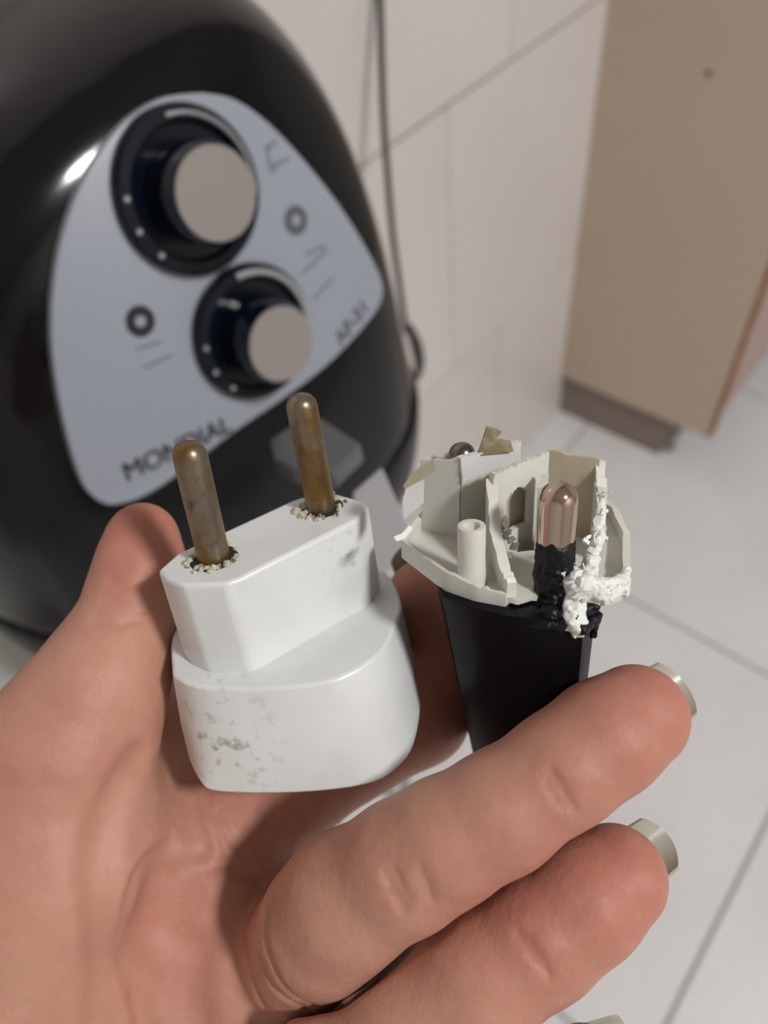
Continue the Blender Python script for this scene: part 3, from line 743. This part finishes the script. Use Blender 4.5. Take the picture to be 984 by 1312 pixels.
crease_px = [  # polyline on the skin, radius, blend, how far the cutter's axis stands off the skin
    ([(400, 1292), (365, 1268), (344, 1228), (338, 1190), (348, 1150)], 0.0008, 0.0010, 0.0002), ([(392, 1296), (352, 1270), (332, 1226)], 0.0006, 0.0009, 0.0002),
    ([(494, 1120), (504, 1143), (517, 1168)], 0.0006, 0.0006, 0.0001), ([(505, 1116), (515, 1138), (523, 1154)], 0.0005, 0.0006, 0.0001), ([(538, 1113), (546, 1136), (553, 1154)], 0.0005, 0.0006, 0.0001),
    ([(705, 988), (720, 1010), (736, 1038)], 0.0006, 0.0006, 0.0001), ([(697, 998), (710, 1020), (722, 1036)], 0.0005, 0.0006, 0.0001),
    ([(664, 1198), (678, 1222), (704, 1250)], 0.0006, 0.0006, 0.0001), ([(676, 1202), (688, 1222), (698, 1236)], 0.0005, 0.0006, 0.0001),
    ([(196, 1340), (176, 1280), (164, 1222), (170, 1158), (186, 1112), (222, 1082)], 0.0013, 0.0014, 0.0003),
    ([(132, 1340), (137, 1260), (134, 1190), (128, 1112), (146, 1030), (180, 975)], 0.0020, 0.0036, 0.0010),
    ([(262, 1016), (270, 1050), (279, 1092), (270, 1112)], 0.0011, 0.0014, 0.0003),
    ([(228, 1122), (258, 1110), (296, 1108), (332, 1128)], 0.0010, 0.0014, 0.0003), ([(280, 1040), (296, 1076), (322, 1104)], 0.0007, 0.0010, 0.0002),
    ([(222, 1148), (212, 1180), (206, 1200)], 0.0050, 0.0050, 0.0030),
    ([(140, 742), (165, 750), (195, 735), (215, 722)], 0.0006, 0.0009, 0.0002), ([(120, 790), (150, 800), (190, 790)], 0.0005, 0.0009, 0.0002),
    ([(250, 1320), (242, 1270), (250, 1225)], 0.0018, 0.0040, 0.0012), ([(336, 1290), (322, 1250), (312, 1200)], 0.0006, 0.0010, 0.0002)]
CR = []
for pl_, r, k_, off_ in crease_px:
    q = catmull([Vector((a, b, 0)) for a, b in pl_], 3)
    s = [on_skin(v.x, v.y) for v in q]
    n_p = len(s)
    CR.append(([np.array(p * (1 - off_ / p.length)) for p in s if p is not None], r, k_))
hh = 0.00054
lo = np.array((-0.084, -0.008, 0.098)); 
hi = np.array((0.056, 0.115, 0.178))
lo = np.array((-0.125, -0.006, 0.094))
ax, X, Y, Z = grid_mesh(lo, hi, hh)
D = hand_base(X, Y, Z).astype(np.float32)
for pts_, r, k_ in CR:
    if len(pts_) < 2: continue
    A = np.array(pts_); mn, mx = A.min(0) - r - 2 * k_ - 0.002, A.max(0) + r + 2 * k_ + 0.002
    s = [slice(max(0, int((mn[i] - lo[i]) / hh)), max(1, int((mx[i] - lo[i]) / hh) + 1)) for i in range(3)]
    xs, ys, zs = np.meshgrid(ax[0][s[0]], ax[1][s[1]], ax[2][s[2]], indexing='ij', sparse=True)
    if min(len(ax[0][s[0]]), len(ax[1][s[1]]), len(ax[2][s[2]])) < 2: continue
    e = None
    for i in range(len(A) - 1):
        t = cone_sdf(xs, ys, zs, A[i], A[i + 1], r, r); e = t if e is None else np.minimum(e, t)
    D[tuple(s)] = smax(D[tuple(s)], -e, k_)
for sl_ in (0, -1): D[sl_] = 0.0003; D[:, sl_] = 0.0003; D[:, :, sl_] = 0.0003   # closed where the wrist leaves the frame
V, Q = surface_nets(D, lo, hh)
# a little unevenness of the flesh, then light smoothing
Vw = np.stack([V @ np.array(_v2), V @ np.array(_vy), EYE - V @ np.array(_dn)], 1)
MS = bpy.data.materials.new('skin'); MS.use_nodes = True
def skin_material(m):
    nt = m.node_tree; b = nt.nodes['Principled BSDF']; L = nt.links
    tc = nt.nodes.new('ShaderNodeTexCoord')
    def nz(sc, det, lo_, hi_):
        n = nt.nodes.new('ShaderNodeTexNoise'); n.inputs['Scale'].default_value = sc; n.inputs['Detail'].default_value = det; L.new(tc.outputs['Object'], n.inputs['Vector'])
        r = nt.nodes.new('ShaderNodeMapRange'); r.inputs[1].default_value = lo_; r.inputs[2].default_value = hi_; L.new(n.outputs['Fac'], r.inputs[0]); return r.outputs[0], n
    f1, _ = nz(55, 4, 0.35, 0.68); f2, _ = nz(260, 3, 0.5, 0.75)
    at = nt.nodes.new('ShaderNodeAttribute'); at.attribute_name = 'flush'
    m1 = nt.nodes.new('ShaderNodeMix'); m1.data_type = 'RGBA'; m1.inputs[6].default_value = (0.52, 0.275, 0.195, 1); m1.inputs[7].default_value = (0.45, 0.215, 0.155, 1); L.new(f1, m1.inputs[0])
    m2 = nt.nodes.new('ShaderNodeMix'); m2.data_type = 'RGBA'; m2.inputs[7].default_value = (0.47, 0.17, 0.125, 1); L.new(at.outputs['Fac'], m2.inputs[0]); L.new(m1.outputs[2], m2.inputs[6])
    ml = nt.nodes.new('ShaderNodeMath'); ml.operation = 'MULTIPLY'; ml.inputs[1].default_value = 0.25; L.new(f2, ml.inputs[0])
    m3 = nt.nodes.new('ShaderNodeMix'); m3.data_type = 'RGBA'; m3.inputs[7].default_value = (0.60, 0.34, 0.27, 1); L.new(ml.outputs[0], m3.inputs[0]); L.new(m2.outputs[2], m3.inputs[6])
    L.new(m3.outputs[2], b.inputs['Base Color'])
    b.inputs['Roughness'].default_value = 0.5; b.inputs['Specular IOR Level'].default_value = 0.3
    b.inputs['Subsurface Weight'].default_value = 0.18; b.inputs['Subsurface Radius'].default_value = (1, 0.3, 0.18); b.inputs['Subsurface Scale'].default_value = 0.0025
    _, n1 = nz(1500, 3, 0, 1); _, n2 = nz(330, 4, 0, 1)
    b1 = nt.nodes.new('ShaderNodeBump'); b1.inputs['Strength'].default_value = 0.25; b1.inputs['Distance'].default_value = 0.0003; L.new(n1.outputs['Fac'], b1.inputs['Height'])
    b2 = nt.nodes.new('ShaderNodeBump'); b2.inputs['Strength'].default_value = 0.25; b2.inputs['Distance'].default_value = 0.001; L.new(n2.outputs['Fac'], b2.inputs['Height']); L.new(b1.outputs[0], b2.inputs['Normal'])
    L.new(b2.outputs[0], b.inputs['Normal'])
skin_material(MS)
hand_loc = W(P(200, 1250, 0.15))
hand = np_mesh('hand', Vw, Q, MS, None, hand_loc)
tag(hand, 'bare left hand, palm up, holding a white adapter and a black plug', 'hand')
fl = np.zeros(len(V))
for (px, py, z, r, k) in ((815, 918, .112, .016, .8), (788, 1122, .111, .018, .85), (183, 690, .140, .016, .9), (222, 1165, .140, .013, .95), (345, 1200, .138, .008, .6), (250, 1285, .140, .012, .5), (740, 985, .109, .012, .5), (690, 1192, .108, .016, .6), (545, 830, .154, .03, .5), (330, 1080, .145, .02, .4), (60, 1000, .12, .02, .15)):
    c = np.array(P(px, py, z)); fl = np.maximum(fl, k * np.exp(-((V - c) ** 2).sum(1) / (2 * (r * 0.7) ** 2)))
a_ = hand.data.attributes.new('flush', 'FLOAT', 'POINT'); a_.data.foreach_set('value', fl.astype(np.float32))
sm = hand.modifiers.new('smooth', 'SMOOTH'); sm.factor = 0.5; sm.iterations = 2
# fingernails
def nail(tip, prev, out, back, th0, th1, k_r=1.0, tb=-0.008):
    (c, r) = tip; d = Vector(c - prev[0]).normalized(); c = Vector(c); bk = (back - d * back.dot(d)).normalized(); sd_ = d.cross(bk).normalized()
    NT, NS = 14, 8; outer = []; inn = []
    for j in range(NS + 1):
        t = tb + (r + out - tb) * j / NS
        for i in range(NT + 1):
            th = math.radians(th0 + (th1 - th0) * i / NT); e = 1 - 0.20 * (2 * i / NT - 1) ** 2 * max(0, (j / NS - 0.4) / 0.6)
            drop = -0.0004 * max(0, t) / 0.006
            for lst, rr in ((outer, r * k_r + 0.0003), (inn, r * k_r - 0.0002)):
                lst.append(W(c + d * (t * e) + (bk * math.cos(th) + sd_ * math.sin(th)) * (rr + drop)))
    n = len(outer); fs = []; w = NT + 1
    for j in range(NS):
        for i in range(NT):
            a = j * w + i; fs.append((a, a + 1, a + w + 1, a + w)); fs.append((n + a, n + a + w, n + a + w + 1, n + a + 1))
    for i in range(NT):
        fs.append((i, n + i, n + i + 1, i + 1)); a = NS * w + i; fs.append((a, a + 1, n + a + 1, n + a))
    for j in range(NS):
        a = j * w; fs.append((a, a + w, n + a + w, n + a)); a = j * w + NT; fs.append((a, n + a, n + a + w, a + w))
    return mk('fingernail', outer + inn, fs, M['nail'], hand)
nail(middle[-1], middle[-2], 0.0060, ray(815, 918) + Vector((-0.04, 0.0, 0)), -50, 50, 0.90)
nail(ring_f[-1], ring_f[-2], 0.0050, ray(788, 1124) + Vector((0, -0.05, 0)), -50, 50, 0.82)
nail(pinky[-1], pinky[-2], 0.003, Vector((0.2, -0.1, 1)), -50, 50, 0.88)
nail(index[-1], index[-2], 0.002, Vector((0.2, -0.1, 1)), -50, 50, 0.9)
nail(thumb[0], thumb[1], -0.0050, Vector((-0.95, 0.0, 0.25)), -50, 50, 0.97)
